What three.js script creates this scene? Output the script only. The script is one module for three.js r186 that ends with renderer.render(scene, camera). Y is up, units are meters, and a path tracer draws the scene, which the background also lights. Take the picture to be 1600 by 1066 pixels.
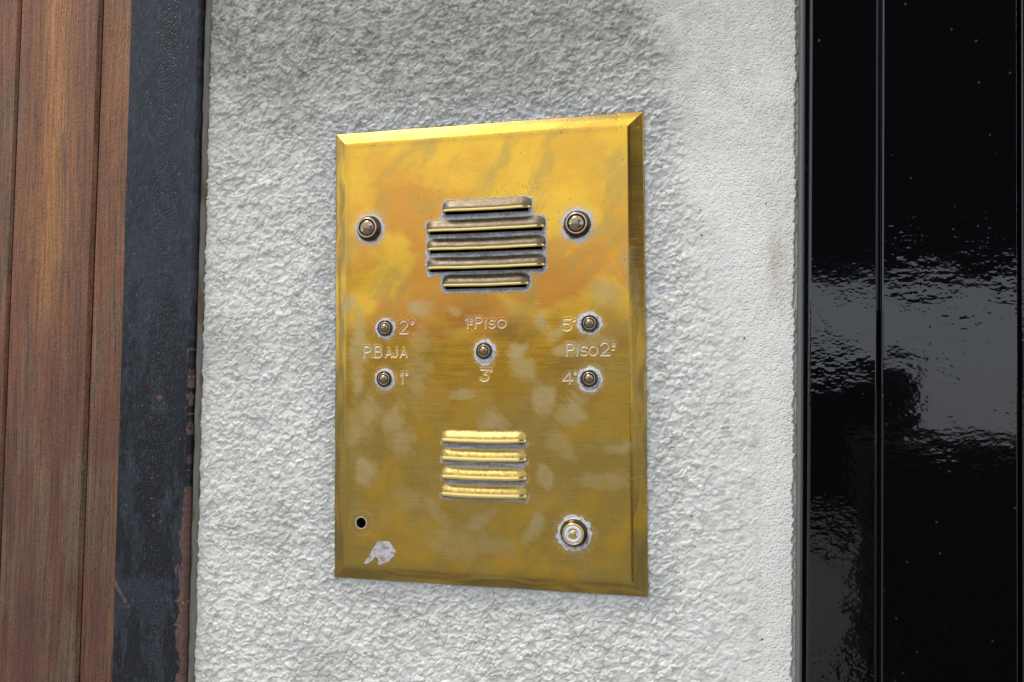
import * as THREE from 'three';
import { mergeGeometries } from 'three/addons/utils/BufferGeometryUtils.js';
import { RoundedBoxGeometry } from 'three/addons/geometries/RoundedBoxGeometry.js';

// ---------------------------------------------------------------- camera, sky, sun, exposure
const scene = new THREE.Scene();
const camera = new THREE.PerspectiveCamera(47.896, 1600 / 1066, 0.01, 400);
camera.position.set(0.08066, -0.00328, 0.30159);
camera.rotation.set(0.02644, 0.22494, 0.01533, 'YXZ');
scene.add(camera);

const SKYW = 256, SKYH = 128, skyData = new Float32Array(SKYW * SKYH * 4);
for (let j = 0; j < SKYH; j++) for (let i = 0; i < SKYW; i++) {
  const el = ((j + 0.5) / SKYH - 0.5) * Math.PI, s = Math.max(0, Math.sin(el)), k = (j * SKYW + i) * 4;
  const L = 1.06 * (0.92 + 0.26 * s);                       // overcast: brighter towards the zenith
  skyData[k] = L * 0.92; skyData[k + 1] = L * 0.985; skyData[k + 2] = L * 1.10; skyData[k + 3] = 1;
}
const sky = new THREE.DataTexture(skyData, SKYW, SKYH, THREE.RGBAFormat, THREE.FloatType);
sky.mapping = THREE.EquirectangularReflectionMapping; sky.magFilter = THREE.LinearFilter; sky.needsUpdate = true;
scene.background = sky; scene.environment = sky;

const sun = new THREE.DirectionalLight(new THREE.Color(1, 0.95, 0.87), 1.5);
sun.position.set(-2.0, 4.8, 1.25); sun.target.position.set(0, 0, 0);
sun.castShadow = true; sun.shadow.radius = 32; sun.shadow.mapSize.set(2048, 2048);
Object.assign(sun.shadow.camera, { left: -0.5, right: 0.5, top: 0.5, bottom: -0.5, near: 0.5, far: 12 });
scene.add(sun, sun.target);

const renderer = new THREE.WebGLRenderer({ antialias: true });
renderer.toneMapping = THREE.LinearToneMapping;
renderer.toneMappingExposure = 1.33;
renderer.shadowMap.enabled = true;

// ---------------------------------------------------------------- noise and helpers (lengths in millimetres unless said)
const MM = 0.001;
function hash(i, j, s = 0) {
  let h = Math.imul(i | 0, 374761393) ^ Math.imul(j | 0, 668265263) ^ Math.imul((s | 0) + 17, 1274126177);
  h = Math.imul(h ^ (h >>> 13), 1274126177); h ^= h >>> 16; h = Math.imul(h, 2246822519); h ^= h >>> 15;
  return (h >>> 0) / 4294967296;
}
const sm = (t) => t * t * (3 - 2 * t);
const clamp = (x, a = 0, b = 1) => (x < a ? a : x > b ? b : x);
const step = (a, b, x) => sm(clamp((x - a) / (b - a)));
const mix = (a, b, t) => a + (b - a) * t;
function noise(x, y, s = 0) {                                  // 0..1
  const i = Math.floor(x), j = Math.floor(y), u = sm(x - i), v = sm(y - j);
  return mix(mix(hash(i, j, s), hash(i + 1, j, s), u), mix(hash(i, j + 1, s), hash(i + 1, j + 1, s), u), v);
}
function fbm(x, y, s = 0, n = 4) {
  let a = 0.5, t = 0, w = 0;
  for (let k = 0; k < n; k++) { t += a * noise(x, y, s + k * 7); w += a; a *= 0.5; x = x * 2.03 + 11.3; y = y * 2.03 - 5.7; }
  return t / w;
}
const cell = { f1: 0, f2: 0, id: 0, id2: 0, dx: 0, dy: 0 };
function worley(x, y, s) {
  const i0 = Math.floor(x), j0 = Math.floor(y);
  let f1 = 9, f2 = 9;
  for (let j = j0 - 1; j <= j0 + 1; j++) for (let i = i0 - 1; i <= i0 + 1; i++) {
    const dx = i + hash(i, j, s) - x, dy = j + hash(i, j, s + 1) - y, d = dx * dx + dy * dy;
    if (d < f1) { f2 = f1; f1 = d; cell.id = hash(i, j, s + 2); cell.id2 = hash(i, j, s + 3); cell.dx = dx; cell.dy = dy; } else if (d < f2) f2 = d;
  }
  cell.f1 = Math.sqrt(f1); cell.f2 = Math.sqrt(f2);
  return cell;
}
let seed = 20240611;
const rnd = () => { seed = (Math.imul(seed, 1664525) + 1013904223) >>> 0; return seed / 4294967296; };

const toS = (c) => { c = clamp(c); return 255 * (c <= 0.0031308 ? 12.92 * c : 1.055 * Math.pow(c, 1 / 2.4) - 0.055); };
// Textures painted over a rectangle (x0..x1, y0..y1 in mm). fn(x, y, o) fills o: r g b (linear), rough, metal, h
function surfaceMaps(w, h, x0, x1, y0, y1, fn, use = {}) {
  const col = new Uint8Array(w * h * 4), rm = new Uint8Array(w * h * 4), bm = new Float32Array(w * h * 4), o = {};
  for (let j = 0; j < h; j++) for (let i = 0; i < w; i++) {
    const k = (j * w + i) * 4;
    fn(x0 + (x1 - x0) * (i + 0.5) / w, y0 + (y1 - y0) * (j + 0.5) / h, o);
    col[k] = toS(o.r); col[k + 1] = toS(o.g); col[k + 2] = toS(o.b); col[k + 3] = 255;
    rm[k] = 0; rm[k + 1] = 255 * clamp(o.rough); rm[k + 2] = 255 * clamp(o.metal || 0); rm[k + 3] = 255;
    bm[k] = bm[k + 1] = bm[k + 2] = o.h; bm[k + 3] = 1;
  }
  const tex = (data, type) => {
    const t = new THREE.DataTexture(data, w, h, THREE.RGBAFormat, type);
    t.magFilter = THREE.LinearFilter; t.minFilter = THREE.LinearMipmapLinearFilter; t.generateMipmaps = true;
    t.wrapS = t.wrapT = THREE.MirroredRepeatWrapping; t.needsUpdate = true; return t;
  };
  const map = tex(col, THREE.UnsignedByteType); map.colorSpace = THREE.SRGBColorSpace;
  const r = tex(rm, THREE.UnsignedByteType), b = tex(bm, THREE.FloatType);
  const m = new THREE.MeshPhysicalMaterial({ map, roughness: 1, roughnessMap: r, bumpMap: b, bumpScale: MM, ...use.extra });   // heights in mm
  if (use.metal) { m.metalness = 1; m.metalnessMap = r; }
  m.name = use.name || '';
  m.userData = {};
  return { m, uv: (x, y) => [(x - x0) / (x1 - x0), (y - y0) / (y1 - y0)] };
}
const plain = (r, g, b, rough, metal = 0, extra = {}) => { const m = new THREE.MeshPhysicalMaterial({ roughness: rough, metalness: metal, ...extra }); m.color.setRGB(r, g, b); return m; };

function geo(pos, idx, uv, nor) {                              // pos in mm
  const g = new THREE.BufferGeometry();
  g.setAttribute('position', new THREE.BufferAttribute(Float32Array.from(pos, (v) => v * MM), 3));
  if (uv) g.setAttribute('uv', new THREE.BufferAttribute(Float32Array.from(uv), 2));
  g.setIndex(idx);
  if (nor) g.setAttribute('normal', new THREE.BufferAttribute(Float32Array.from(nor), 3)); else g.computeVertexNormals();
  return g;
}
const addMesh = (name, g, m, parent) => { const o = new THREE.Mesh(g, m); o.name = name; o.castShadow = o.receiveShadow = true; parent.add(o); return o; };
const thing = (name, label, category) => { const o = new THREE.Group(); o.name = name; o.userData = { label, category }; scene.add(o); return o; };
// a long upright bar with outline pts [x, z] (mm, counter-clockwise seen from above), uv flat from the front
function bar(pts, y0, y1, uvOf, rows = 1) {
  const pos = [], uv = [], idx = [];
  for (let k = 0; k < pts.length; k++) {
    const a = pts[k], b = pts[(k + 1) % pts.length], s = pos.length / 3;
    for (let r = 0; r <= rows; r++) { const y = y0 + (y1 - y0) * r / rows; pos.push(a[0], y, a[1], b[0], y, b[1]); uv.push(...uvOf(a[0] + a[1] * 0.3, y), ...uvOf(b[0] + b[1] * 0.3, y)); }
    for (let r = 0; r < rows; r++) { const q = s + r * 2; idx.push(q, q + 1, q + 3, q, q + 3, q + 2); }
  }
  for (const [y, up] of [[y0, false], [y1, true]]) {
    const s = pos.length / 3;
    for (const p of pts) { pos.push(p[0], y, p[1]); uv.push(...uvOf(p[0], y)); }
    for (const t of THREE.ShapeUtils.triangulateShape(pts.map((p) => new THREE.Vector2(p[0], p[1])), [])) idx.push(...(up ? [s + t[0], s + t[2], s + t[1]] : [s + t[0], s + t[1], s + t[2]]));
  }
  return geo(pos, idx, uv);
}
function lathe(pts, m, n = 48) {                               // pts [radius, z] mm, from rim to axis; returned standing on z
  const g = new THREE.LatheGeometry(pts.map((p) => new THREE.Vector2(p[0] * MM, p[1] * MM)), n);
  g.rotateX(Math.PI / 2);
  return g;
}
const GROUND = -1450, TOP = 900;                               // mm

// ---------------------------------------------------------------- stucco wall
const PLATE_TURN = 0.01926;
const PW = 130, PH = 187.9, BEV = 6.3, PZ = 2.9;               // brass plate: width, height, bevel, height of its face
const ca = Math.cos(PLATE_TURN), sa = Math.sin(PLATE_TURN);
const toPlate = (x, y) => [x * ca + y * sa, -x * sa + y * ca];
const WX0 = -130, WX1 = 120.5, WY0 = -168, WY1 = 180;
const plateDist = (x, y) => { const [u, v] = toPlate(x, y), dx = Math.max(0, Math.abs(u) - PW / 2), dy = Math.max(0, Math.abs(v) - PH / 2); return Math.hypot(dx, dy); };
// how far the trowelled smooth band beside the door reaches: 0 = spatter, 1 = smooth
function smoothBand(x, y) {
  const edge = y > 88 ? mix(76, 64, clamp((y - 88) / 51)) : y > 14 ? mix(94, 76, (y - 14) / 74) : y > -34 ? mix(104, 94, (y + 34) / 48) : 104;
  return step(-7, 9, x - edge + 14 * (fbm(x / 17, y / 17, 5, 3) - 0.5));
}
function spatter(x, y, near) {
  const g1 = noise(x / 2.6, y / 2.6, 21) - 0.5, g2 = noise(x / 2.6, y / 2.6, 22) - 0.5, k1 = noise(x / 1.0, y / 1.0, 23) - 0.5, k2 = noise(x / 1.0, y / 1.0, 24) - 0.5;
  const wx = x + 1.5 * g1 + 0.8 * k1, wy = y + 1.5 * g2 + 0.8 * k2, which = step(0.44, 0.56, noise(x / 7, y / 7, 35)), merge = 0.25 + 0.75 * step(0.25, 0.55, noise(x / 2.4, y / 2.4, 33));
  const lumpOf = (c) => { const e = c.f2 - c.f1; return (0.25 + 0.55 * c.id) * mix(1, Math.sqrt(clamp(e / 0.24)), merge) + 0.14 * (c.id2 - 0.5) + 0.16 * (c.id2 - 0.5) * c.dx - 0.18 * c.f1 * c.f1; };
  let lump = 0, lid = 0;
  if (which < 1) { const c = worley((wx + 0.5 * wy) / 3.7, (wy - 0.5 * wx) / 2.7, 31); lid = c.id2; lump += (1 - which) * lumpOf(c); }
  if (which > 0) { const c = worley((wx - 0.45 * wy) / 2.9 + 70, (wy + 0.45 * wx) / 2.2, 41); lid = c.id2; lump += which * lumpOf(c); }
  const d = worley(wx / 1.8 + 40, wy / 1.7, 57), e2 = Math.sqrt(clamp((d.f2 - d.f1) / 0.4)) * (0.2 + 0.8 * d.id) * (lid > 0.6 ? 1 : 0.25);
  const worm = 1 - Math.abs(2 * noise(wx / 1.9, wy / 1.7, 61) - 1), w2 = 1 - Math.abs(2 * noise(wx / 3.4 + 9, wy / 3.0, 63) - 1);
  return (1.05 * lump + 0.20 * e2) * (0.75 + 0.5 * noise(x / 11, y / 11, 65)) + (0.12 + 0.34 * near) * worm * worm * worm + 0.30 * w2 * w2 * w2 * w2 * w2 * w2 + 0.45 * (fbm(x / 9, y / 9, 3, 2) - 0.5) - 0.05;
}
function wallHeight(x, y) {
  const s = smoothBand(x, y), n = plateDist(x, y);
  const rough = 0.5 + 0.5 * step(2, 14, n);                    // paint built up thicker round the plate
  const sp = s < 1 ? spatter(x, y, 1 - step(3, 16, n)) : 0;
  const flat = 0.42 + 0.28 * (fbm(x / 3.2, y / 5.5, 71, 3) - 0.5) + 0.10 * (noise(x / 0.9, y / 0.9, 72) - 0.5);
  let h = mix(mix(1.08 * sp, 0.45, 0.5 * step(72, 94, x)) * (0.62 + 0.38 * rough), flat, s * 0.93) - 0.5;
  h -= 1.6 * step(0.6, 0.0, WX1 - x - 0.9 * noise(3, y / 1.1, 80) - 0.7 * noise(5, y / 4, 81));      // ragged edge at the door
  h -= 1.2 * step(0.7, 0.0, x - WX0 - 0.9 * noise(7, y / 1.6, 82));
  return h;
}
{
  const wallTex = surfaceMaps(1024, 1600, WX0, WX1, WY0, WY1, (x, y, o) => {
    const s = smoothBand(x, y), n = plateDist(x, y);
    const grain = fbm(x / 1.1, y / 1.1, 90, 3) - 0.5, patch = fbm(x / 22, y / 22, 91, 4) - 0.5;
    const c = worley(x / 4.3 + 0.35 * noise(x / 3.1, y / 3.1, 21), y / 3.7 + 0.35 * noise(x / 3.1, y / 3.1, 22), 31), id = c.id2 - 0.5;
    let l = mix(0.69, 0.76, s) + 0.15 * grain - 0.12 * step(0.56, 0.72, fbm(x / 3.5, y / 3, 93, 4)) * (1 - s) + 0.09 * patch + 0.03 * id * (1 - s);
    // soot stain under the top edge of the picture, grainy and blotchy
    const st = fbm(x / 14, y / 9, 95, 4) - 0.5;
    const soot = (step(30, 150, y + 50 * st - Math.abs(x - 12) * 0.22 + 14 * patch) + 0.3 * step(0.5, 0.75, fbm(x / 30, y / 26, 97, 3))) * (1 - 0.8 * step(40, 100, x + 30 * patch)) + 0.22 * step(40, 130, y + 60 * st);
    l *= 1 - clamp(soot, 0, 1) * (0.46 + 0.3 * (fbm(x / 2.2, y / 2.2, 98, 2) - 0.5) + 0.16 * id);
    const bs = clamp(soot) * 0.5; let r = l, g = l * (1 - 0.03 * bs) * 0.962, b = l * (1 - 0.08 * bs) * 0.868;
    // dried metal polish, blue-grey, smeared on the paint round the plate
    const po = step(15, 1, n + 11 * (fbm(x / 5, y / 5, 101, 4) - 0.5)) * (0.55 + 0.7 * (fbm(x / 2.4, y / 2.4, 102, 3) - 0.2));
    const p = clamp(po);
    r = mix(r, 0.39 + 0.22 * grain, p * 0.72); g = mix(g, 0.405 + 0.22 * grain, p * 0.72); b = mix(b, 0.395 + 0.22 * grain, p * 0.72);
    const ye = step(0.62, 0.72, fbm(x / 3.3, y / 3.3, 105, 3)) * step(22, 4, n) * 0.45; r = mix(r, 0.44, ye); g = mix(g, 0.43, ye); b = mix(b, 0.31, ye);
    const vio = step(0.6, 0.75, fbm(x / 8, y / 8, 107, 3)) * 0.3; b *= 1 + 0.07 * vio; r *= 1 - 0.04 * vio;
    // brown drip mark and damp edge by the door
    const br = Math.exp(-(((x - 113) / 3.4) ** 2 + ((y - 36) / 13) ** 2)) * (0.35 + 0.9 * fbm(x / 2, y / 3, 111, 3)) + 0.5 * step(2.6, 0.4, Math.abs(x - 106 - 1.5 * noise(1, y / 9, 113))) * step(-8, -30, y) * fbm(x / 1.5, y / 6, 112, 3);
    r *= 1 - 0.30 * clamp(br); g *= 1 - 0.34 * clamp(br); b *= 1 - 0.40 * clamp(br);
    // sandy pinholes of the smooth band: relief only
    const q = worley(x / 0.75, y / 0.75, 120), hole = q.id > 0.62 ? step(0.36, 0.14, q.f1 * (1.3 - 0.5 * q.id2)) * s : 0;
    const fl = worley(x / 7, y / 7, 130); if (fl.id > 0.97 && fl.f1 + 0.05 * grain < 0.02 + 0.04 * fl.id2) { r = 0.14; g = 0.11; b = 0.09; }
    o.r = r; o.g = g; o.b = b; o.rough = mix(0.86 + 0.1 * grain, 0.22 + 0.3 * grain, p); o.metal = 0;
    o.h = 0.16 * (fbm(x / 0.7, y / 0.7, 140, 3) - 0.5) * (1 - 0.4 * p) - 0.38 * hole;
  }, { name: 'stucco' });
  const wall = thing('stucco_wall', 'grey white spatter stucco wall around the brass plate', 'wall');
  const D = 0.38, nx = Math.round((WX1 - WX0) / D), ny = Math.round((WY1 - WY0) / D);
  const pos = new Float32Array((nx + 1) * (ny + 1) * 3), uv = new Float32Array((nx + 1) * (ny + 1) * 2), idx = [], inside = new Uint8Array((nx + 1) * (ny + 1));
  for (let j = 0; j <= ny; j++) for (let i = 0; i <= nx; i++) {
    const k = j * (nx + 1) + i, x = WX0 + (WX1 - WX0) * i / nx, y = WY0 + (WY1 - WY0) * j / ny, [u, v] = toPlate(x, y);
    inside[k] = Math.abs(u) < 58 && Math.abs(v) < 86 ? 1 : 0;
    pos[k * 3] = x * MM; pos[k * 3 + 1] = y * MM; pos[k * 3 + 2] = (inside[k] ? 0 : wallHeight(x, y)) * MM;
    [uv[k * 2], uv[k * 2 + 1]] = wallTex.uv(x, y);
  }
  for (let j = 0; j < ny; j++) for (let i = 0; i < nx; i++) {
    const a = j * (nx + 1) + i, b = a + 1, c = a + nx + 1, d = c + 1;
    if (inside[a] && inside[b] && inside[c] && inside[d]) continue;
    idx.push(a, b, d, a, d, c);
  }
  const g = new THREE.BufferGeometry();
  g.setAttribute('position', new THREE.BufferAttribute(pos, 3)); g.setAttribute('uv', new THREE.BufferAttribute(uv, 2)); g.setIndex(idx); g.computeVertexNormals();
  addMesh('render_coat', g, wallTex.m, wall);
  const edge = (y0, y1) => bar([[WX0, -60], [WX1, -60], [WX1, -0.3], [WX0, -0.3]], y0, y1, wallTex.uv);
  addMesh('masonry', mergeGeometries([edge(GROUND, WY0), edge(WY1, TOP), bar([[WX0, -60], [-68, -60], [-68, -2.5], [WX0, -2.5]], WY0, WY1, wallTex.uv), bar([[68, -60], [WX1, -60], [WX1, -2.5], [68, -2.5]], WY0, WY1, wallTex.uv),
    bar([[-68, -60], [68, -60], [68, -2.5], [-68, -2.5]], WY0, -97, wallTex.uv), bar([[-68, -60], [68, -60], [68, -2.5], [-68, -2.5]], 97, WY1, wallTex.uv)]), wallTex.m, wall);
}

// ---------------------------------------------------------------- wooden door
{
  const door = thing('wooden_door', 'weathered brown door of upright wooden boards behind the black post', 'door');
  door.rotation.z = -0.007;
  const tex = surfaceMaps(700, 1400, -262, -158, -200, 210, (x, y, o) => {
    const dr = (fbm(x / 30, y / 120, 200, 2) - 0.5) * 6, xx = x + dr;
    const fine = fbm(xx / 0.45, y / 22, 201, 3) - 0.5, pore = fbm(xx / 0.27, y / 7, 203, 3), band = fbm(xx / 5, y / 160, 205, 3) - 0.5, blot = fbm(x / 9, y / 38, 207, 4) - 0.5;
    let r = 0.195 + 0.08 * band, g = 0.072 + 0.033 * band, b = 0.028 + 0.016 * band;
    // varnish left: orange brown; worn away: grey brown; old red stain near the foot
    const or1 = Math.exp(-(((x + 217 + (150 - y) * 0.012) / (9.5 - (y < 40 ? 3.5 : 0))) ** 2)) * step(-18, 60, y + 50 * blot);
    const or2 = step(-181, -171, x + 10 * blot) * 0.75 + 0.45 * Math.exp(-(((x + 183) / 6) ** 2)) * step(60, 130, y);
    const or = clamp((or1 + or2) * (0.75 + 1.1 * blot + 0.5 * fine));
    r = mix(r, 0.37, or); g = mix(g, 0.152, or); b = mix(b, 0.034, or);
    const gr = clamp(step(0.02, 0.20, blot + 0.35 * band + 0.25 * step(60, -120, y) - 0.05) * 0.8 * (1 - or) + 0.7 * Math.exp(-(((x + 199) / 5.5) ** 2)) * (0.5 + blot) * (1 - or));
    r = mix(r, 0.155, gr * 0.75); g = mix(g, 0.108, gr * 0.75); b = mix(b, 0.068, gr * 0.75);
    const rd = clamp((Math.exp(-(((x + 222) / 9) ** 2)) * step(-60, -120, y + 60 * blot) + 0.8 * Math.exp(-(((x + 184) / 5) ** 2)) * step(-80, -120, y + 70 * blot)) * (0.8 + 1.2 * fine));
    r = mix(r, 0.085, rd); g = mix(g, 0.024, rd); b = mix(b, 0.016, rd);
    const wt = step(50, -110, y + 130 * blot + 60 * band) * 0.75 * (1 - rd) * (1 - 0.6 * gr); r = mix(r, 0.085, wt); g = mix(g, 0.034, wt); b = mix(b, 0.020, wt);
    const k = 1 + 1.15 * fine - 0.22 * step(0.55, 0.8, pore) + 0.6 * (noise(x / 0.3, y / 0.6, 211) - 0.5) + 0.3 * (fbm(xx / 1.6, y / 30, 212, 2) - 0.5);
    o.r = r * k; o.g = g * k; o.b = b * k; o.rough = 0.62 + 0.2 * gr - 0.1 * or + 0.15 * fine; o.metal = 0;
    o.h = 0.30 * fine * (0.5 + gr + 0.7 * rd) - 0.12 * step(0.6, 0.8, pore) + 0.16 * noise(x / 0.4, y / 0.7, 213);
  }, { name: 'weathered wood' });
  const board = (x0, x1, z, c0, c1) => addMesh('board', bar([[x0, z - 20], [x1, z - 20], [x1, z - c1], [x1 - c1 * 0.8, z], [x0 + c0 * 0.8, z], [x0, z - c0]], GROUND, TOP, tex.uv), tex.m, door);
  board(-300, -239.2, -4.5, 1, 1.2);
  board(-237.6, -192.4, -4.0, 1.0, 1.6);
  board(-191.5, -150, -4.6, 0.9, 1);
  addMesh('board_backing', bar([[-300, -30], [-150, -30], [-150, -11], [-300, -11]], GROUND, TOP, tex.uv), tex.m, door);
}

// ---------------------------------------------------------------- black post
{
  const post = thing('door_post', 'blue black painted post with chipped rusty edge beside the wooden door', 'post');
  const X0 = -167.5, X1 = -131.6, Z = 4.6;
  const scratch = [[-170, -98], [-164.5, -106], [-160, -112.5]];
  const segd = (x, y, a, b) => { const vx = b[0] - a[0], vy = b[1] - a[1], t = clamp(((x - a[0]) * vx + (y - a[1]) * vy) / (vx * vx + vy * vy)); return Math.hypot(x - a[0] - vx * t, y - a[1] - vy * t); };
  const tex = surfaceMaps(320, 2048, X0, X1 + 3, -200, 210, (x, y, o) => {
    const low = step(45, -60, y), n1 = fbm(x / 2.2, y / 3.4, 301, 4), n2 = fbm(x / 7, y / 22, 303, 4), fine = fbm(x / 0.6, y / 1.4, 305, 3);
    const worn = step(0.46, 0.60, n2 + 0.22 * (fine - 0.5) + 0.12 * (n1 - 0.5));
    let l = 0.0095 + 0.008 * fine + worn * (0.008 + 0.016 * fine) + 0.012 * (1 - low) * n1 + 0.022 * step(0.54, 0.70, fbm(x / 0.45, y / 2.6, 306, 3)) * step(0.4, 0.55, n1);
    l *= 0.85; let r = l * 0.88, g = l, b = l * 1.28;
    const d = worley(x / 1.25, y / 1.4, 307), column = Math.exp(-(((x + 146) / 5) ** 2));
    const blister = d.id > 0.55 ? step(0.42, 0.1, d.f1) * (0.25 + column) : 0;
    // chips: bare primer along the corner, scattered flakes, one long scratch
    const deep = step(-30, -110, y), edge = step(0.0, 0.25, x - (X1 + 0.2 - 2.0 * deep) - 6.0 * (fbm(x / 4, y / 7, 309, 5) - 0.5) - 3.5 * (fbm(x / 1.0, y / 2.2, 310, 3) - 0.5) - 1.3 * (1 - deep)) * step(40, 0, y);
    const sp = worley(x / 2.3, y / 2.6, 311), flake = sp.id > 0.93 - 0.13 * column * low * step(0.42, 0.6, n2) && sp.f1 + 0.25 * (fine - 0.5) < 0.06 + 0.26 * sp.id2 * column ? step(40, -30, y + 40 * (n2 - 0.5)) : 0;
    let sc = Math.min(segd(x, y, scratch[0], scratch[1]), segd(x, y, scratch[1], scratch[2])) + 0.9 * (n1 - 0.5);
    sc = Math.min(sc, Math.hypot((x + 158.3) / 1.1, y + 114.6)) + 0.0; const scr = step(0.95, 0.6, sc);
    const tri = step(1.5, 1.1, Math.hypot(x + 145.5, y + 22) + 0.8 * (n1 - 0.5));
    const chip = clamp(Math.max(edge, flake, scr, tri));
    r = mix(r, 0.105 + 0.10 * (fine - 0.4) + 0.06 * tri, chip); g = mix(g, 0.060 + 0.06 * (fine - 0.4), chip); b = mix(b, 0.048 + 0.05 * (fine - 0.4), chip);
    const speck = worley(x / 3.1, y / 3.1, 317); if (speck.id > 0.93 && speck.f1 < 0.02 + 0.05 * speck.id2) { r = 0.4; g = 0.4; b = 0.4; }
    o.r = r; o.g = g; o.b = b; o.rough = mix(0.34 + 0.3 * worn + 0.15 * (fine - 0.5), 0.85, chip); o.metal = 0;
    o.h = -0.18 * chip + 0.22 * blister + 0.20 * (fine - 0.5) + 0.16 * n1 - 0.05 * worn;
  }, { name: 'old black paint', extra: { specularIntensity: 0.55 } });
  addMesh('post_body', bar([[X0, -40], [X1, -40], [X1, Z - 1.1], [X1 - 0.35, Z - 0.35], [X1 - 1.1, Z], [X0 + 0.5, Z], [X0, Z - 0.5]], GROUND, TOP, tex.uv, 1), tex.m, post);
  // sealant between post and stucco, an uneven bead
  const seal = surfaceMaps(64, 1024, -134, -126, -200, 210, (x, y, o) => {
    const n = fbm(x / 1.4, y / 7, 331, 3), ru = step(0.52, 0.7, fbm(x / 3, y / 18, 333, 3));
    o.r = mix(0.17, 0.12, ru) + 0.07 * (n - 0.5); o.g = mix(0.155, 0.075, ru) + 0.06 * (n - 0.5); o.b = mix(0.125, 0.035, ru) + 0.05 * (n - 0.5); o.rough = 0.8; o.h = 0.25 * n;
  }, { name: 'sealant' });
  const pos = [], uv = [], idx = [], N = 400, P = [[-0.2, -3], [0.1, 1.4], [0.7, 1.9], [1.4, 1.3], [2.3, 0.1], [2.6, -3]];
  for (let j = 0; j <= N; j++) {
    const y = -200 + 410 * j / N;
    P.forEach(([a, z], i) => { const x = X1 + a * (0.8 + 0.5 * noise(i, y / 9, 341)) + 0.2; pos.push(x, y, z + 0.5 * (noise(i, y / 6, 343) - 0.5)); uv.push(...seal.uv(x, y)); });
    if (j) for (let i = 0; i < P.length - 1; i++) { const q = j * P.length + i, p = q - P.length; idx.push(p, p + 1, q + 1, p, q + 1, q); }
  }
  addMesh('sealant_bead', geo(pos, idx, uv), seal.m, post);
}

// ---------------------------------------------------------------- glossy black door
{
  const door = thing('black_door', 'glossy black painted door with upright grooves beside the stucco', 'door');
  const tex = surfaceMaps(900, 2000, 118, 245, -160, 180, (x, y, o) => {
    const w = fbm(x / 9, y / 6, 401, 2), v = fbm(x / 3.4, y / 1.9, 403, 3), f = fbm(x / 1.3, y / 0.9, 405, 2), calm = 0.25 + 1.0 * step(0.42, 0.62, fbm(x / 22, y / 30, 407, 2));
    o.r = 0.0014; o.g = 0.0015; o.b = 0.0019;
    const q = worley(x / 5.5, y / 5.5, 409), s = q.id > 0.95 ? step(0.055 + 0.03 * q.id2, 0.02, q.f1) : 0;
    const q2 = worley(x / 2.2, y / 2.2, 411), s2 = q2.id > 0.997 ? step(0.05 + 0.1 * q2.id2, 0.02, q2.f1) * (0.2 + 0.8 * q2.id2) : 0;
    o.r += 0.06 * s2; o.g += 0.06 * s2; o.b += 0.062 * s2;                                                       // dust nibs
    o.rough = 0.05 + 0.3 * s2; o.metal = 0;
    o.h = 0.045 * w + 0.046 * v * calm + 0.017 * f * (0.4 + calm) + 0.06 * s + 0.02 * s2;
  }, { name: 'black gloss paint', extra: { ior: 1.62 } });
  const round = (x0, x1, z, r0, r1) => {
    const p = [[x0, z - 22], [x1, z - 22]];
    for (let k = 0; k <= 4; k++) { const a = k / 4 * Math.PI / 2; p.push([x1 - r1 + r1 * Math.cos(a), z - r1 + r1 * Math.sin(a)]); }
    for (let k = 0; k <= 4; k++) { const a = Math.PI / 2 + k / 4 * Math.PI / 2; p.push([x0 + r0 + r0 * Math.cos(a), z - r0 + r0 * Math.sin(a)]); }
    return bar(p, GROUND, TOP, tex.uv);
  };
  addMesh('stile', round(123.3, 146.2, 6, 1.0, 0.35), tex.m, door);
  addMesh('groove_bead', round(146.9, 147.8, 2.2, 0.4, 0.4), tex.m, door);
  addMesh('board', round(147.9, 191.2, 6, 0.7, 0.5), tex.m, door);
  addMesh('board', round(192.4, 290, 6, 0.6, 0.6), tex.m, door);
  addMesh('board_backing', bar([[123.5, -40], [290, -40], [290, 1.5], [123.5, 1.5]], GROUND, TOP, tex.uv), tex.m, door);
  addMesh('edge_strip', bar([[120.4, -40], [122.3, -40], [122.3, 2.6], [122.0, 3.0], [121.3, 3.2], [120.7, 2.6], [120.4, 1.6]], GROUND, TOP, tex.uv), plain(0.11, 0.112, 0.11, 0.5), door);
}

// ---------------------------------------------------------------- brass intercom plate
const LIPS_UP = [[-16.6, 20.6, 57.7], [-23.4, 26.2, 49.75], [-23.2, 26.2, 42.1], [-23.2, 26.2, 34.4], [-16.6, 19.7, 27.2]];
const LIPS_LOW = [[-17.2, 18.4, -35.7], [-17.2, 18.4, -43.0], [-17.2, 18.4, -50.4], [-17.4, 18.4, -57.45]];
const SCREWS = [[-48.7, 52.3, 0.55], [38.85, 50.25, -0.05], [36.9, -70.4, -0.1]];
const CALLS = [[-41.5, 10.5], [-41.86, -10.56], [0.95, 0.76], [43.55, 11.11], [43.24, -10.34]];
const RESIDUE = [[-48.3, 52.2, 6.3, 6.4], [38.85, 50.1, 6.4, 6.7], [37.0, -70.6, 6.8, 6.9], [-41.5, 10.4, 4.3, 4.1], [-41.7, -10.6, 4.3, 4.5], [1.1, 0.2, 4.4, 5.2], [43.45, 11.1, 4.8, 4.5], [43.6, -10.6, 4.9, 4.9]];
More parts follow.
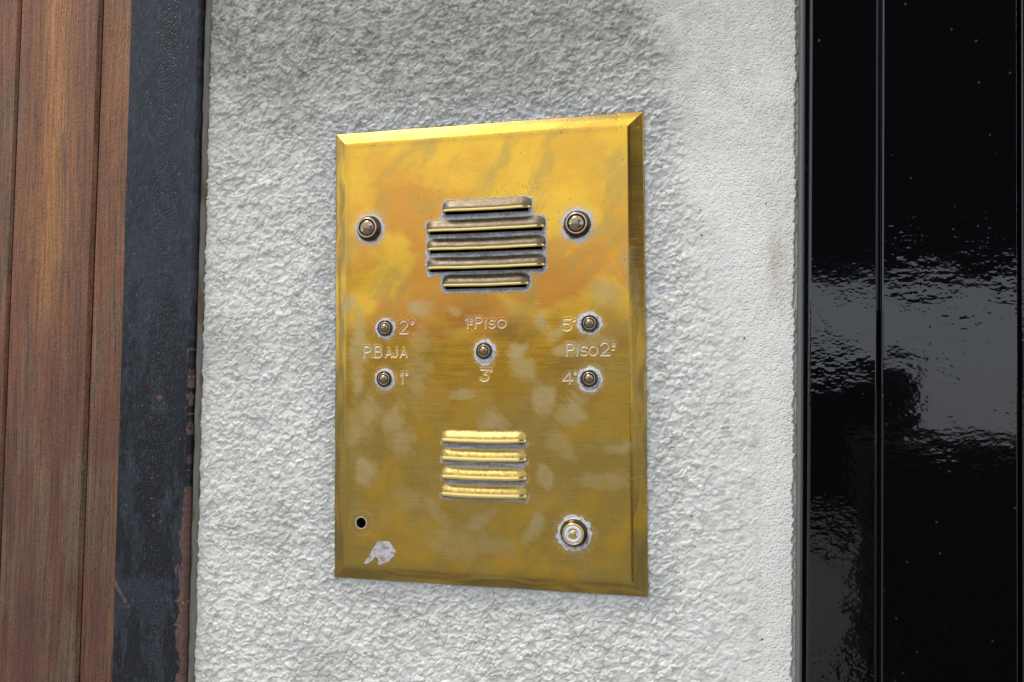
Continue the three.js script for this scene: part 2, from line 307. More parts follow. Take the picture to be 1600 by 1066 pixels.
const SMEARS = [[58.8, 35.2, 3.6, 6.6, 0], [60.6, 25.2, 2.6, 8.5, 0], [49.8, 22.9, 6.8, 5.2, -20], [-58.7, 20.8, 2.5, 3.8, 0], [-26.9, 17.8, 5.2, 3.8, 0], [-11.5, 16.6, 3.8, 2.4, 0], [24.1, 11, 4, 3.8, 0], [27.2, 6.5, 3.8, 3.6, 0], [30.8, 8.2, 5.7, 2.3, 35], [35.2, 1.6, 7.6, 2.5, 15],
  [45.8, 3.7, 7.6, 2.8, 0], [14.5, 0.9, 4.3, 3.8, 0], [15.9, -7.2, 4.5, 6.6, 10], [25.3, -18.7, 3.8, 5.9, 10], [36.8, -22.9, 5.5, 5.9, -30], [-49.5, -25.7, 6.6, 8.5, -10], [-36.6, -27.8, 5.7, 6.6, 0], [-27.9, -6.2, 5.2, 15.1, 0], [-53.6, -2.4, 4.3, 18.9, 0], [-9.7, -17.1, 5.7, 2.8, 0], [4.3, -27.7, 3.8, 5.2, 0],
  [-31.2, -59.2, 6.8, 5.2, 0], [-19.2, -64.7, 10.4, 3.2, -40], [-2.3, -68.5, 8.5, 2.6, 40], [-7, -76.7, 14.2, 5.7, 0], [6.9, -76.9, 10.4, 4.7, 0], [21.5, -68.3, 3, 8.5, -25], [55.4, -36.9, 5.7, 2.6, 10], [49.3, -49.3, 9.9, 4, 0], [32.8, -36.5, 5.2, 6.6, 30], [25.2, -48.5, 4.3, 3.6, 0], [-50.4, -50.2, 5.2, 5.7, 0], [-34.7, -35.1, 6.6, 7.6, -20], [-52.5, -29.8, 6.6, 8.5, 0], [5.2, -28.1, 6.6, 3.8, 0]];
// stamped lettering: strokes on a cell one unit high
const arc = (cx, cy, rx, ry, a0, a1, n = 10) => Array.from({ length: n + 1 }, (_, k) => { const a = (a0 + (a1 - a0) * k / n) * Math.PI / 180; return [cx + rx * Math.cos(a), cy + ry * Math.sin(a)]; });
const GLYPH = {
  1: [[[0.02, 0.74], [0.2, 1], [0.2, 0]]], 2: [[...arc(0.32, 0.68, 0.3, 0.32, 160, -25), [0.02, 0], [0.7, 0]]],
  3: [[[0.06, 1], [0.62, 1], [0.3, 0.6], ...arc(0.3, 0.3, 0.34, 0.3, 80, -150)]], 4: [[[0.55, 0], [0.55, 1], [0, 0.28], [0.78, 0.28]]],
  5: [[[0.62, 1], [0.1, 1], [0.06, 0.56], ...arc(0.3, 0.31, 0.34, 0.31, 110, -150)]], P: [[[0, 0], [0, 1], [0.3, 1], ...arc(0.32, 0.74, 0.3, 0.26, 90, -90), [0, 0.48]]],
  B: [[[0, 0], [0, 1], [0.3, 1], ...arc(0.32, 0.77, 0.26, 0.23, 90, -90), [0, 0.54]], [[0.3, 0.54], ...arc(0.34, 0.27, 0.3, 0.27, 90, -90), [0, 0]]],
  A: [[[0, 0], [0.42, 1], [0.84, 0]], [[0.17, 0.36], [0.67, 0.36]]], J: [[[0.5, 1], [0.5, 0.26], ...arc(0.25, 0.26, 0.25, 0.26, 0, -170)]], I: [[[0, 0], [0, 1]]],
  S: [[...arc(0.36, 0.74, 0.32, 0.26, 25, 265), ...arc(0.36, 0.25, 0.34, 0.25, 90, -155)]], O: [[...arc(0.5, 0.5, 0.48, 0.5, 90, 450, 20)]], '.': [[[0, 0.02], [0.03, 0.02]]],
  o: [[...arc(0.5, 0.5, 0.45, 0.5, 0, 360, 14)]], _: [[[0, 0], [0.7, 0]]], "'": [[[0.0, 0.0], [0.12, 0.12]]],
};
const STROKES = [];
const put = (ch, x, y, h, w = h) => { for (const line of GLYPH[ch]) for (let k = 1; k < line.length; k++) STROKES.push([x + line[k - 1][0] * w, y + line[k - 1][1] * h, x + line[k][0] * w, y + line[k][1] * h]); };
put('2', -35.2, 8.3, 5.2, 5.2); put('o', -30.3, 12.0, 1.4, 1.2);
put('P', -50.9, -1.5, 4.5, 4.4); put('.', -47.2, -1.4, 1); put('B', -46.1, -1.5, 4.5, 4.6); put('A', -41.4, -1.5, 3.3, 3.3); put('J', -38.0, -1.4, 3.2, 3.2); put('A', -34.9, -1.5, 3.3, 3.4);
put('1', -34.8, -12.3, 4.4, 4.6); put('o', -32.6, -8.9, 0.9, 0.9);
put('1', -6.9, 10.1, 4.3, 4.3); put('o', -5.0, 12.7, 1.3, 1.1); put('_', -5.0, 11.6, 1, 1.3); put('P', -2.7, 10.1, 4.3, 4.4); put('I', 1.5, 10.1, 3.1); put('S', 2.9, 10.1, 3.1, 3.5); put('O', 6.4, 10.1, 3.2, 3.6);
put('3', -0.7, -11.2, 4.5, 5.2); put('o', 3.3, -7.4, 0.7, 0.7);
put('5', 32.9, 8.6, 4.4, 5.2); put("'", 37.1, 12.2, 2, 5);
put('P', 34.4, -1.2, 4.5, 4.4); put('I', 38.6, -1.2, 3.4); put('S', 39.9, -1.2, 3.5, 3.7); put('O', 43.2, -1.2, 3.5, 3.3); put('2', 47.7, -1.2, 4.9, 5.0); put('o', 52.2, 2.2, 1.3, 1.1); put('_', 52.1, 0.9, 1, 1.0);
put('4', 32.8, -12.2, 4.3, 5.0); put('o', 37.2, -8.6, 0.9, 0.9);
const segDist = (x, y, s) => { const vx = s[2] - s[0], vy = s[3] - s[1], t = clamp(((x - s[0]) * vx + (y - s[1]) * vy) / (vx * vx + vy * vy + 1e-9)); return Math.hypot(x - s[0] - vx * t, y - s[1] - vy * t); };

const SCR = [];
for (let k = 0; k < 150; k++) { const x = (rnd() - 0.5) * 120, y = (rnd() - 0.5) * 176, a = rnd() < 0.6 ? (rnd() - 0.5) * 0.4 : rnd() * 6.28, l = 2 + 9 * rnd() * rnd(); SCR.push([x, y, x + Math.cos(a) * l, y + Math.sin(a) * l, 0.3 + 0.7 * rnd()]); }
const bucket = (list, pad) => { const B = new Map(); list.forEach((s) => { for (let j = Math.floor((Math.min(s[1], s[3]) - pad) / 4); j <= Math.floor((Math.max(s[1], s[3]) + pad) / 4); j++) for (let i = Math.floor((Math.min(s[0], s[2]) - pad) / 4); i <= Math.floor((Math.max(s[0], s[2]) + pad) / 4); i++) { const k = i * 1000 + j; if (!B.has(k)) B.set(k, []); B.get(k).push(s); } }); return (x, y) => B.get(Math.floor(x / 4) * 1000 + Math.floor(y / 4)) || []; };
const letterAt = bucket(STROKES, 1.2), scratchAt = bucket(SCR, 0.4);

const inBox = (x, y, x0, x1, y0, y1, r) => { const dx = Math.abs(x - (x0 + x1) / 2) - (x1 - x0) / 2 + r, dy = Math.abs(y - (y0 + y1) / 2) - (y1 - y0) / 2 + r; return Math.hypot(Math.max(dx, 0), Math.max(dy, 0)) + Math.min(Math.max(dx, dy), 0) - r; };
const brass = surfaceMaps(1024, 1480, -PW / 2 - 0.5, PW / 2 + 0.5, -PH / 2 - 0.5, PH / 2 + 0.5, (x, y, o) => {
  const wx = x + 9 * (fbm(x / 16, y / 16, 501, 3) - 0.5), wy = y + 9 * (fbm(x / 16, y / 16, 502, 3) - 0.5);
  const cloud = fbm(wx / 19, wy / 15, 503, 4), cl2 = fbm(wx / 9 + 30, wy / 8, 505, 4), brush = fbm(x / 9, y / 0.35, 507, 3) - 0.5, grain = noise(x / 0.28, y / 0.28, 509) - 0.5;
  let r = 0.74, g = 0.430, b = 0.048, rough = 0.20, metal = 1, h = 0;
  // mirrored tones painted in over tarnish: orange in the middle, olive lower down and along the rims, as cloudy patches
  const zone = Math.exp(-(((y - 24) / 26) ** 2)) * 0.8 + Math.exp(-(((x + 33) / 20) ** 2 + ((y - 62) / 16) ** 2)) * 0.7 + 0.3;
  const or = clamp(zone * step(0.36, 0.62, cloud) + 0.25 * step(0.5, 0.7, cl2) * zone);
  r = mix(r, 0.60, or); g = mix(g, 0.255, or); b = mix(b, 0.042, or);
  const dv = step(0.46, 0.74, fbm((wx * 0.8 - wy * 0.6) / 7 + 50, (wy * 0.8 + wx * 0.6) / 18, 541, 5) + 0.15 * brush) * 0.6; r = mix(r, 0.42, dv); g = mix(g, 0.285, dv); b = mix(b, 0.075, dv);  // brown diagonal streaks: mirrored shapes painted into the colour
  const olz = clamp(0.18 + step(5, -45, y) * 0.75 + 0.5 * step(24, 56, Math.abs(x)) * step(30, -5, y));
  const ol = clamp(olz * (0.35 + 0.75 * step(0.28, 0.72, cl2 * 0.6 + cloud * 0.45)));
  r = mix(r, 0.46, ol); g = mix(g, 0.315, ol); b = mix(b, 0.075, ol); rough += 0.07 * ol;
  // handling marks: dull tan films with an outline
  let sme = 0; const sw = 1.1 * (fbm(x / 5.2, y / 5.2, 511, 4) - 0.5) + 0.5 * (fbm((x + y) / 1.2, (x - y) / 9, 512, 2) - 0.5), mx = x + 3.5 * (fbm(x / 7, y / 7, 517, 2) - 0.5), my = y + 3.5 * (fbm(x / 7, y / 7, 518, 2) - 0.5);
  for (const s of SMEARS) {
    const dx = mx - s[0], dy = my - s[1]; if (dx * dx + dy * dy > 500) continue;
    const a = s[4] * Math.PI / 180, c = Math.cos(a), q = Math.sin(a), u = (dx * c + dy * q) / s[2], v = (-dx * q + dy * c) / s[3];
    sme = Math.max(sme, step(1.38, 0.45, Math.hypot(u, v) + sw) * (0.38 + 0.52 * hash(s[0] * 10, s[1] * 10, 3)));
  }
  sme = clamp(sme * (0.62 + 0.75 * fbm(x / 2.6, y / 2.6, 513, 3)) + 0.16 * step(0.5, 0.75, fbm(wx / 11, wy / 11, 515, 4)) * step(25, -20, y));
  r = mix(r, 0.56, sme); g = mix(g, 0.42, sme); b = mix(b, 0.185, sme); rough += 0.16 * sme;
  // darker brown on the bevels, least on the top one, and in a thin rim
  const ex = PW / 2 - Math.abs(x), ey = PH / 2 - Math.abs(y), bevel = Math.min(ex, ey);
  const ox = step(BEV - 0.4, BEV - 1.8, bevel + 1.0 * (cl2 - 0.5)) * (y > 0 && ey < ex ? 0.75 * step(3.6, 1.2, bevel + 2.5 * (cl2 - 0.5)) : 0.62 * step(0.22, 0.70, ex < ey ? fbm(x / 1.5 + 2.2 * noise(x / 5, y / 11, 547), y / 16, 543, 4) : fbm(x / 16, y / 1.5 + 2.2 * noise(x / 11, y / 5, 548), 545, 4))) * (0.8 + 0.4 * cl2) + 0.18 * step(2.5, 0, bevel - BEV + 2 * (cloud - 0.5)) * (x > 55 ? 0 : 1);
  r = mix(r, 0.23, clamp(ox)); g = mix(g, 0.165, clamp(ox)); b = mix(b, 0.06, clamp(ox)); rough += 0.06 * clamp(ox);
  const k = 1 + 0.13 * brush + 0.10 * grain; r *= k; g *= k; b *= k; rough += 0.07 * brush;
  // pinpoint pits, most along the top bevel and round the grille
  const p = worley(x / 0.9, y / 0.9, 521), pitz = ey < BEV + 1 && y > 0 ? 0.72 : (Math.abs(x - 2) < 30 && y > 52 && y < 68 ? 0.9 : 0.996);
  const pit = p.id > pitz ? step(0.24, 0.1, p.f1 * (0.7 + 0.6 * p.id2)) : 0; r *= 1 - 0.6 * pit; g *= 1 - 0.62 * pit; b *= 1 - 0.5 * pit; h -= 0.05 * pit;
  h += 0.0012 * brush + 0.55 * fbm(x / 34, y / 30, 523, 2) + 0.10 * fbm(x / 13, y / 13, 525, 2);
  for (const s of scratchAt(x, y)) { const d = segDist(x, y, s), t = step(0.16, 0.04, d) * s[4]; if (t > 0) { h -= 0.012 * t; r = mix(r, 0.72, 0.4 * t); g = mix(g, 0.55, 0.4 * t); b = mix(b, 0.28, 0.4 * t); } }
  // dried polish, chalky grey: rings round the knobs, in the grille, in the letters
  const ne = fbm(x / 1.3, y / 1.3, 531, 3) - 0.5, na = fbm(x / 0.6, y / 0.6, 533, 2);
  let res = 0, tone = 0.60;
  for (const q of RESIDUE) {
    const d = Math.hypot((x - q[0]) / q[2], (y - q[1]) / q[3]); if (d > 1.6) continue;
    res = Math.max(res, step(1.04, 0.98, d + 0.30 * ne) * 1.0, 0.22 * step(1.45, 1.05, d + 0.6 * ne) * na);
  }
  let up = 9; LIPS_UP.forEach(([a, c, l]) => { const q = inBox(x, y, a - 0.6, c + 0.6, l - 3.0, l + 5.0, 2.4), k = clamp(0.5 + 0.5 * (up - q) / 2.2); up = mix(up, q, k) - 2.2 * k * (1 - k); });
  const gu = step(0.30, -0.25, up + 1.5 * ne);
  if (gu > res) { res = gu; tone = 0.21 + 0.14 * (na - 0.5) + 0.12 * step(0.5, 0.7, fbm(x / 6, y / 0.5, 535, 2)) + 0.26 * step(-1.3, -0.3, up + 1.5 * ne); }
  LIPS_LOW.forEach(([a, c, l], i) => {
    const d = i < 3 ? inBox(x, y, a + 1.6, c - 1.2, l - 3.7, l - 0.3, 0.8) : inBox(x, y, a + 0.4, c - 0.2, l - 1.6, l - 0.4, 0.4), t = step(0.35, -0.35, d + 1.2 * ne);
    const e = step(0.5, -0.2, Math.min(Math.hypot((x - c + 0.2) / 0.8, (y - l) / 1.6), Math.hypot((x - a - 0.1) / 0.6, (y - l) / 1.3)) - 1 + 0.8 * ne) * 0.8, tt = Math.max(t, e);
    if (tt > res) { res = tt; tone = 0.30 + 0.16 * (na - 0.5) + 0.18 * step(0.5, 0.7, fbm(x / 6, y / 0.5, 537, 2)); }
  });
  let ld = 9; for (const s of letterAt(x, y)) { const d = segDist(x, y, s); if (d < ld) ld = d; }
  if (ld < 1.2) { h -= 0.17 * step(0.56, 0.12, ld) - 0.03 * step(1.0, 0.55, ld) * step(0.4, 0.55, ld); const t = step(0.46, 0.25, ld) * (0.2 + 0.6 * na); if (t > res) { res = t; tone = 0.52; } }
  const hd = Math.hypot(x + 52.1, y + 70.2), ring = step(2.75, 2.45, hd) * 0.75 + 0.12 * step(0.8, 0.3, Math.abs(hd - 5.2)) * na; if (ring > res) { res = ring; tone = 0.5; }
  res = clamp(res);
  r = mix(r, tone * (0.86 + 0.28 * na), res); g = mix(g, tone * (0.845 + 0.28 * na), res); b = mix(b, tone * (0.86 + 0.29 * na), res);
  metal = 1 - 0.92 * res; rough = mix(rough, 0.62, res); h += 0.05 * res * na;
  o.r = r; o.g = g; o.b = b; o.rough = clamp(rough, 0.12, 0.9); o.metal = metal; o.h = h;
}, { name: 'tarnished brass', metal: true });

const panel = thing('intercom_panel', 'tarnished brass intercom plate with two louvred grilles and five call buttons', 'intercom');
panel.rotation.z = PLATE_TURN;
{
  // face with its openings, then the four bevels mitred at the corners
  const hx = PW / 2 - BEV, hy = PH / 2 - BEV, fx = hx - 0.4, fy = hy - 0.4;
  const shape = new THREE.Shape([[-fx, -fy], [fx, -fy], [fx, fy], [-fx, fy]].map((p) => new THREE.Vector2(...p)));
  const slot = (a, c, l, d) => shape.holes.push(new THREE.Path([[a + 1.3, l - d], [a + 1.3, l + 3], [c - 1.3, l + 3], [c - 1.3, l - d]].map((p) => new THREE.Vector2(...p))));
  LIPS_UP.forEach((l) => slot(...l, 1.25)); LIPS_LOW.forEach((l) => slot(...l, 0.75));
  const pin = new THREE.Path(); pin.absarc(-52.1, -70.2, 2.15, 0, Math.PI * 2, true); shape.holes.push(pin);
  const face = new THREE.ShapeGeometry(shape, 24), p = face.attributes.position, uv = face.attributes.uv;
  for (let k = 0; k < p.count; k++) { uv.setXY(k, ...brass.uv(p.getX(k), p.getY(k))); p.setXYZ(k, p.getX(k) * MM, p.getY(k) * MM, PZ * MM); }
  const prof = [];                                             // [outward, height, normal angle from z]
  const slope = Math.atan2(PZ - 0.75, BEV - 0.8), R = 4.6, n = 8;
  for (let k = 0; k <= n; k++) { const a = slope * 1.08 * k / n; prof.push([-0.4 + R * Math.sin(a), PZ - R * (1 - Math.cos(a)), a]); }
  prof.push([BEV - 0.45, 0.95, slope * 1.12], [BEV - 0.1, 0.78, 0.9], [BEV, 0.5, 1.45], [BEV, -2, Math.PI / 2]);
  const parts = [face];
  for (let s = 0; s < 4; s++) {
    const pos = [], tuv = [], nor = [], idx = [], A = s * Math.PI / 2, c = Math.round(Math.cos(A)), q = Math.round(Math.sin(A)), long = s % 2 ? hx : hy, out = s % 2 ? hy : hx;
    const M = 60;
    prof.forEach(([d, z, a], k) => {
      for (let m = 0; m <= M; m++) {
        const e = -1 + 2 * m / M, dent = Math.abs(e) < 1 ? 0.30 * step(1, 4, d) * (fbm(e * 9 + s * 20, 3, 551, 3) - 0.5) : 0, dz = Math.abs(e) < 1 && k > 2 && k < prof.length - 1 ? 0.14 * (noise(e * 11 + s * 30, k * 0.4, 553) - 0.5) : 0;
        const u = out + d + dent, v = e * (long + d), x = u * c - v * q, y = u * q + v * c;
        pos.push(x, y, z + dz); tuv.push(...brass.uv(x, y)); nor.push(Math.sin(a) * c, Math.sin(a) * q, Math.cos(a));
        if (k && m) { const b = k * (M + 1) + m; idx.push(b - M - 2, b - 1, b, b - M - 2, b, b - M - 1); }
      }
    });
    parts.push(geo(pos, idx, tuv, nor));
  }
  const flat = parts.map((g) => { const t = g.index ? g.toNonIndexed() : g; return t; });
  addMesh('faceplate', mergeGeometries(flat), brass.m, panel);
  const box = [bar([[-57, -45], [57, -45], [57, -40], [-57, -40]], -85, 85, brass.uv), bar([[-57, -40], [-54, -40], [-54, PZ - 1.2], [-57, PZ - 1.2]], -85, 85, brass.uv), bar([[54, -40], [57, -40], [57, PZ - 1.2], [54, PZ - 1.2]], -85, 85, brass.uv),
    bar([[-54, -40], [54, -40], [54, PZ - 1.2], [-54, PZ - 1.2]], -85, -82, brass.uv), bar([[-54, -40], [54, -40], [54, PZ - 1.2], [-54, PZ - 1.2]], 82, 85, brass.uv)];
  addMesh('back_box', mergeGeometries(box), plain(0.012, 0.012, 0.012, 0.8), panel);
}
// pressed louvres: a hood rising from the plate to a rolled lip, open below
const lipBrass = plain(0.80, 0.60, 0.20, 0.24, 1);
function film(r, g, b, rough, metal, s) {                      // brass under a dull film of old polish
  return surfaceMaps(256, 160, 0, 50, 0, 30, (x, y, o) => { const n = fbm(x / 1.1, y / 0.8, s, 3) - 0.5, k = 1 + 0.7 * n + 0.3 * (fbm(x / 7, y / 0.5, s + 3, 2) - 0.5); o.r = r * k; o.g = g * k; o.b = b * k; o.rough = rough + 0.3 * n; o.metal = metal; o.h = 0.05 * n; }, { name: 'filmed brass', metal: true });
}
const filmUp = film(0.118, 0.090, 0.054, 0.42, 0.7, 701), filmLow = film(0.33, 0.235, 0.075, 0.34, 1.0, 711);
function louvre(a, c, lip, len, H, parent, fm, cutAt) {
  const N = 64, prof = [], r = 0.42;
  for (let k = 0; k <= 14; k++) { const t = k / 14; prof.push([1 - t, 0.5 - 0.5 * Math.cos(Math.PI * Math.pow(t, 0.72)), 0]); }
  for (let k = 1; k <= 7; k++) prof.push([0, 1, k / 7 * Math.PI]);
  const sheet = (rows, k0, k1) => {
    const pos = [], uv = [], idx = [];
    for (let i = 0; i <= N; i++) {
      const x = a + (c - a) * (0.5 - 0.5 * Math.cos(Math.PI * i / N)), t = clamp(Math.min(x - a, c - x) / 4.2), e = Math.sqrt(Math.max(0, 1 - (1 - t) ** 2)), mid = 2 * (x - a) / (c - a) - 1;
      const yl = lip + 0.35 * mid * mid - 0.15 + 0.12 * (noise(x / 5, lip, 721) - 0.5), L = len * (0.5 + 0.5 * e), h = H * e * (1 - 0.06 * mid * mid + 0.06 * (noise(x / 6, lip, 723) - 0.5));
      const all = prof.map(([v, z, th]) => th ? [yl - r * e * Math.sin(th), h - r * e * (1 - Math.cos(th))] : [yl + L * v, h * z]);
      all.push([yl + L * 0.35, Math.max(h * 0.8 - 2 * r * e, -0.6)], [yl + L * 0.7, -0.7]);
      for (let k = k0; k <= k1; k++) { pos.push(x, all[k][0], PZ + 0.004 + all[k][1]); uv.push((x + 30) / 50, (all[k][0] + 80) / 30); }
      const w = k1 - k0 + 1;
      if (i) for (let k = 0; k < w - 1; k++) { const q = i * w + k, p = q - w; idx.push(p, p + 1, q + 1, p, q + 1, q); }
    }
    return geo(pos, idx, uv);
  };
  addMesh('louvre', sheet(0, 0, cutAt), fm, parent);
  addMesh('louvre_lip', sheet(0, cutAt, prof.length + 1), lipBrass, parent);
}
const grille = (name) => { const o = new THREE.Group(); o.name = name; panel.add(o); return o; };
const speaker = grille('speaker_grille'), mic = grille('microphone_grille');
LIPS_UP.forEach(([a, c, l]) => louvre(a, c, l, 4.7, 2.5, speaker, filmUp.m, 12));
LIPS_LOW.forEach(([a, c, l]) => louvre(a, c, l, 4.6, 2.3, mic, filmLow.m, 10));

// fixing screws with two spanner holes, and call buttons
function crust(rIn, rx, ry, ox, oy, s, parent) {               // chalky ring of dried polish, lumpy
  const pos = [], idx = [], N = 72, K = 5;
  for (let i = 0; i <= N; i++) {
    const a = i / N * Math.PI * 2, c = Math.cos(a), q = Math.sin(a), w = fbm(2 + 2.2 * c, 2 + 2.2 * q, s, 3) - 0.5, w2 = noise(9 + 7 * c, 9 + 7 * q, s + 5) - 0.5;
    for (let k = 0; k <= K; k++) { const t = k / K, f = 1 + 0.18 * w + 0.06 * w2; pos.push(mix(rIn * c, ox + rx * f * c, t), mix(rIn * q, oy + ry * f * q, t), (k === K ? -0.05 : 0.06 + 0.26 * Math.sin(Math.PI * (0.2 + 0.75 * t)) * (0.55 + 0.9 * noise(20 + 6 * c + t * 3, 20 + 6 * q, s + 9)))); }
    if (i) for (let k = 0; k < K; k++) { const q2 = i * (K + 1) + k, p = q2 - K - 1; idx.push(p, p + 1, q2 + 1, p, q2 + 1, q2); }
  }
  const uv = []; for (let k = 0; k < pos.length; k += 3) uv.push((pos[k] + 8) / 16 + s * 0.37, (pos[k + 1] + 8) / 16);
  addMesh('polish_crust', geo(pos, idx, uv), crustMat, parent);
}
const crustMat = surfaceMaps(160, 160, 0, 16, 0, 16, (x, y, o) => { const n = fbm(x / 0.7, y / 0.7, 831, 3) - 0.5, d = step(0.56, 0.68, fbm(x / 1.3, y / 1.3, 833, 3)); o.r = 0.50 + 0.4 * n - 0.26 * d; o.g = 0.505 + 0.4 * n - 0.27 * d; o.b = 0.53 + 0.4 * n - 0.29 * d; o.rough = 0.5; o.h = 0.12 * n; }, { name: 'dried polish' }).m;
const darkBrass = plain(0.10, 0.072, 0.045, 0.30, 1), ringBrass = plain(0.52, 0.46, 0.36, 0.30, 1), domeBrass = plain(0.30, 0.22, 0.13, 0.24, 1), chalk = plain(0.62, 0.62, 0.64, 0.7), goldDome = plain(0.70, 0.52, 0.20, 0.26, 1);
SCREWS.forEach(([x, y, turn], i) => {
  const s = new THREE.Group(); s.name = 'screw'; s.position.set(x * MM, y * MM, PZ * MM); s.rotation.z = turn; panel.add(s);
  { const q = RESIDUE[i], dx = q[0] - x, dy = q[1] - y, cc = Math.cos(-turn), ss = Math.sin(-turn); crust(5.0, q[2] * 0.9, q[3] * 0.9, dx * cc - dy * ss, dx * ss + dy * cc, 801 + i, s); }
  if (i === 2) s.userData = { label: 'screw with white chalky residue inside its rim' };
  addMesh('collar', lathe([[5.5, -0.3], [5.45, 0.3], [5.2, 0.75], [4.75, 1.5], [4.35, 2.2], [4.2, 2.5]]), darkBrass, s);
  addMesh('collar_rim', lathe([[4.2, 2.5], [4.08, 2.72], [3.85, 2.82], [3.6, 2.72], [3.5, 2.45], [3.45, 1.7]]), i === 2 ? plain(0.75, 0.56, 0.25, 0.28, 1) : ringBrass, s);
  const dome = [[3.45, 1.75], [3.22, 1.85], [3.15, 2.5]]; for (let k = 1; k <= 8; k++) { const a = k / 8 * Math.PI / 2; dome.push([3.05 * Math.cos(a), 2.5 + 1.25 * Math.sin(a)]); }
  dome[dome.length - 1][0] = 0;
  if (i === 2) { addMesh('chalk_residue', lathe([[3.5, 1.7], [3.5, 2.5], [3.1, 2.85], [2.5, 2.95], [1.95, 2.6], [1.8, 1.9]]), chalk, s); const d = []; for (let k = 0; k <= 8; k++) { const a = k / 8 * Math.PI / 2; d.push([1.95 * Math.cos(a), 2.1 + 1.0 * Math.sin(a)]); } d[8][0] = 0; addMesh('head', lathe(d), goldDome, s); }
  else addMesh('head', lathe(dome), domeBrass, s);
  for (const e of [-1, 1]) {
    const h = addMesh('spanner_hole', lathe([[0.62, -0.25], [0.62, 0.16], [0.5, 0.2], [0.42, 0.12], [0.3, 0.02], [0, 0]], null, 20), chalk, s);
    h.position.set(e * (i === 2 ? 1.95 : 2.1) * MM, 0, (i === 2 ? 2.85 : 3.38) * MM); h.rotation.y = e * (i === 2 ? 0.25 : 0.42);
  }
});
CALLS.forEach(([x, y], i) => {
  const s = new THREE.Group(); s.name = 'call_button'; s.position.set(x * MM, y * MM, PZ * MM); panel.add(s);
  { const q = RESIDUE[3 + i]; crust(3.1, q[2] * 0.87, q[3] * 0.87, q[0] - x, q[1] - y, 811 + i, s); }
  addMesh('bezel', lathe([[3.35, -0.3], [3.35, 0.5], [3.2, 0.85], [2.95, 0.95], [2.75, 0.8], [2.6, 0.3], [2.55, -0.2]], null, 40), darkBrass, s);
  addMesh('inner_ring', lathe([[2.5, -0.2], [2.5, 0.9], [2.38, 1.12], [2.15, 1.16], [1.98, 0.95], [1.92, 0.2]], null, 40), ringBrass, s);
  const d = [[1.82, -0.2], [1.82, 0.9]]; for (let k = 1; k <= 8; k++) { const a = k / 8 * Math.PI / 2; d.push([1.82 * Math.cos(a), 0.9 + 1.35 * Math.sin(a)]); } d[d.length - 1][0] = 0;
  addMesh('push_cap', lathe(d, null, 32), domeBrass, s);
});
{
  const pts = [[-44.6, -77.4], [-41.8, -77.2], [-39.49, -77.52], [-38.3, -79.2], [-36.75, -81.04], [-38.02, -83.65], [-39.6, -85.0], [-41.44, -86.3], [-42.8, -86.6], [-44.19, -87.2], [-44.5, -86.2], [-44.3, -84.9], [-44.9, -83.9], [-45.9, -84.0], [-46.9, -85.1], [-47.85, -86.0], [-49.0, -86.6], [-50.32, -87.2], [-50.82, -86.62], [-49.3, -84.6], [-47.86, -82.79], [-46.87, -80.44]];
  const P = []; pts.forEach((p, k) => { const q = pts[(k + 1) % pts.length]; for (let t = 0; t < 4; t++) P.push(new THREE.Vector2((mix(p[0], q[0], t / 4) + 0.35 * (rnd() - 0.5)) * MM, (mix(p[1], q[1], t / 4) + 0.35 * (rnd() - 0.5)) * MM)); });
  const g = new THREE.ExtrudeGeometry(new THREE.Shape(P), { depth: 0.07 * MM, bevelEnabled: false });
  const a = g.attributes.uv, q = g.attributes.position; for (let k = 0; k < q.count; k++) a.setXY(k, (q.getX(k) / MM + 52) / 16, (q.getY(k) / MM + 88.5) / 12);
  const t = surfaceMaps(160, 120, -52, -36, -88.5, -76.5, (x, y, o) => { const n = fbm(x / 0.7, y / 0.7, 601, 3), w = step(0.55, 0.7, fbm(x / 2, y / 2, 603, 3)); o.r = 0.50 + 0.35 * (n - 0.5) - 0.16 * w; o.g = 0.45 + 0.35 * (n - 0.5) - 0.16 * w; o.b = 0.46 + 0.35 * (n - 0.5) - 0.2 * w; o.rough = 0.7; o.h = 0.1 * n; }, { name: 'paper remnant' });
  const f = addMesh('sticker_remnant', g, t.m, panel); f.position.z = (PZ + 0.01) * MM; f.userData = { label: 'torn whitish sticker remnant below the empty screw hole' };
}

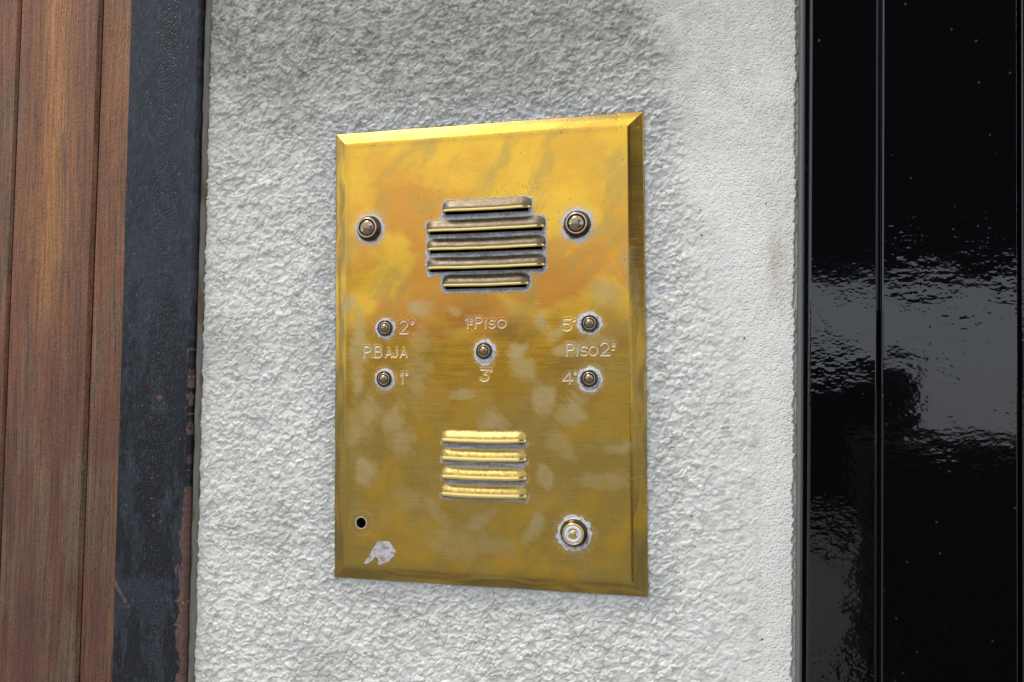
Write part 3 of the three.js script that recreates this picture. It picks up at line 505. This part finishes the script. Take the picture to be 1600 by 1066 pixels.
// ---------------------------------------------------------------- the pavement, and unseen blocks added to shape the gloss reflections
{
  const ground = new THREE.PlaneGeometry(120, 120); ground.rotateX(-Math.PI / 2);
  const pav = addMesh('pavement', ground, plain(0.22, 0.215, 0.205, 0.9), scene); pav.position.y = GROUND * MM; pav.userData = { kind: 'structure' };
  const dark = plain(0.007, 0.0075, 0.007, 0.9);
  const block = (name, part, boxes, m, label, category) => { const t = thing(name, label, category); boxes.forEach(([x0, x1, y0, y1, z0, z1]) => { const g = new RoundedBoxGeometry(x1 - x0, y1 - y0, z1 - z0, 2, 0.03); g.translate((x0 + x1) / 2, (y0 + y1) / 2, (z0 + z1) / 2); addMesh(part, g, m, t); }); return t; };
  const G = GROUND * MM;
  block('added_brown_slab', 'mirrored_block', [[-45, 1.0, G, 2.7, 40, 40.3]], plain(0.17, 0.085, 0.05, 0.9), 'added unseen brown slab that puts a brown band in the brass reflection', 'wall');  // unseen, added so the brass mirrors a brown band
  block('added_dark_screen', 'panel', [[0.55, 6.0, 0.56, 3.2, 5, 5.3], [5.7, 6.0, G, 0.55, 5, 5.3]], dark, 'added unseen dark screen that keeps the upper door reflection black', 'dark_screen');  // added out of view to black out the upper door reflection
  block('added_low_block', 'mirrored_block', [[0.65, 2.15, G, 0.06, 7.4, 7.7]], dark, 'added unseen dark block that darkens the lower left of the door reflection', 'wall');  // made-up dark block, mirrored low on the stile
  block('added_near_block', 'block_body', [[0.80, 2.2, G, -0.30, 3.0, 3.5]], dark, 'added unseen dark block that darkens the lower right of the door reflection', 'dark_block');  // another added block, nearer, for the dark lower right of the reflection
  const mirrorSlab = block('added_white_slab', 'canvas', [[-1.9, 1.9, -0.75, 0.75, -0.03, 0.03]], plain(0.84, 0.84, 0.84, 0.75), 'added unseen white slab tilted to the sky for a bright patch in the door reflection', 'white_reflector');
  mirrorSlab.position.set(4.3, -0.5, 9); mirrorSlab.rotation.x = 0.85;  // added reflector, tipped skyward to brighten its mirrored patch
  for (const x of [-1.8, 1.8]) { const g = new RoundedBoxGeometry(0.06, 0.9, 0.06, 1, 0.01); const l = addMesh('leg', g, dark, mirrorSlab); l.rotation.x = -0.85; l.position.set(x, -0.2, 0.35); }
}
renderer.render(scene, camera);
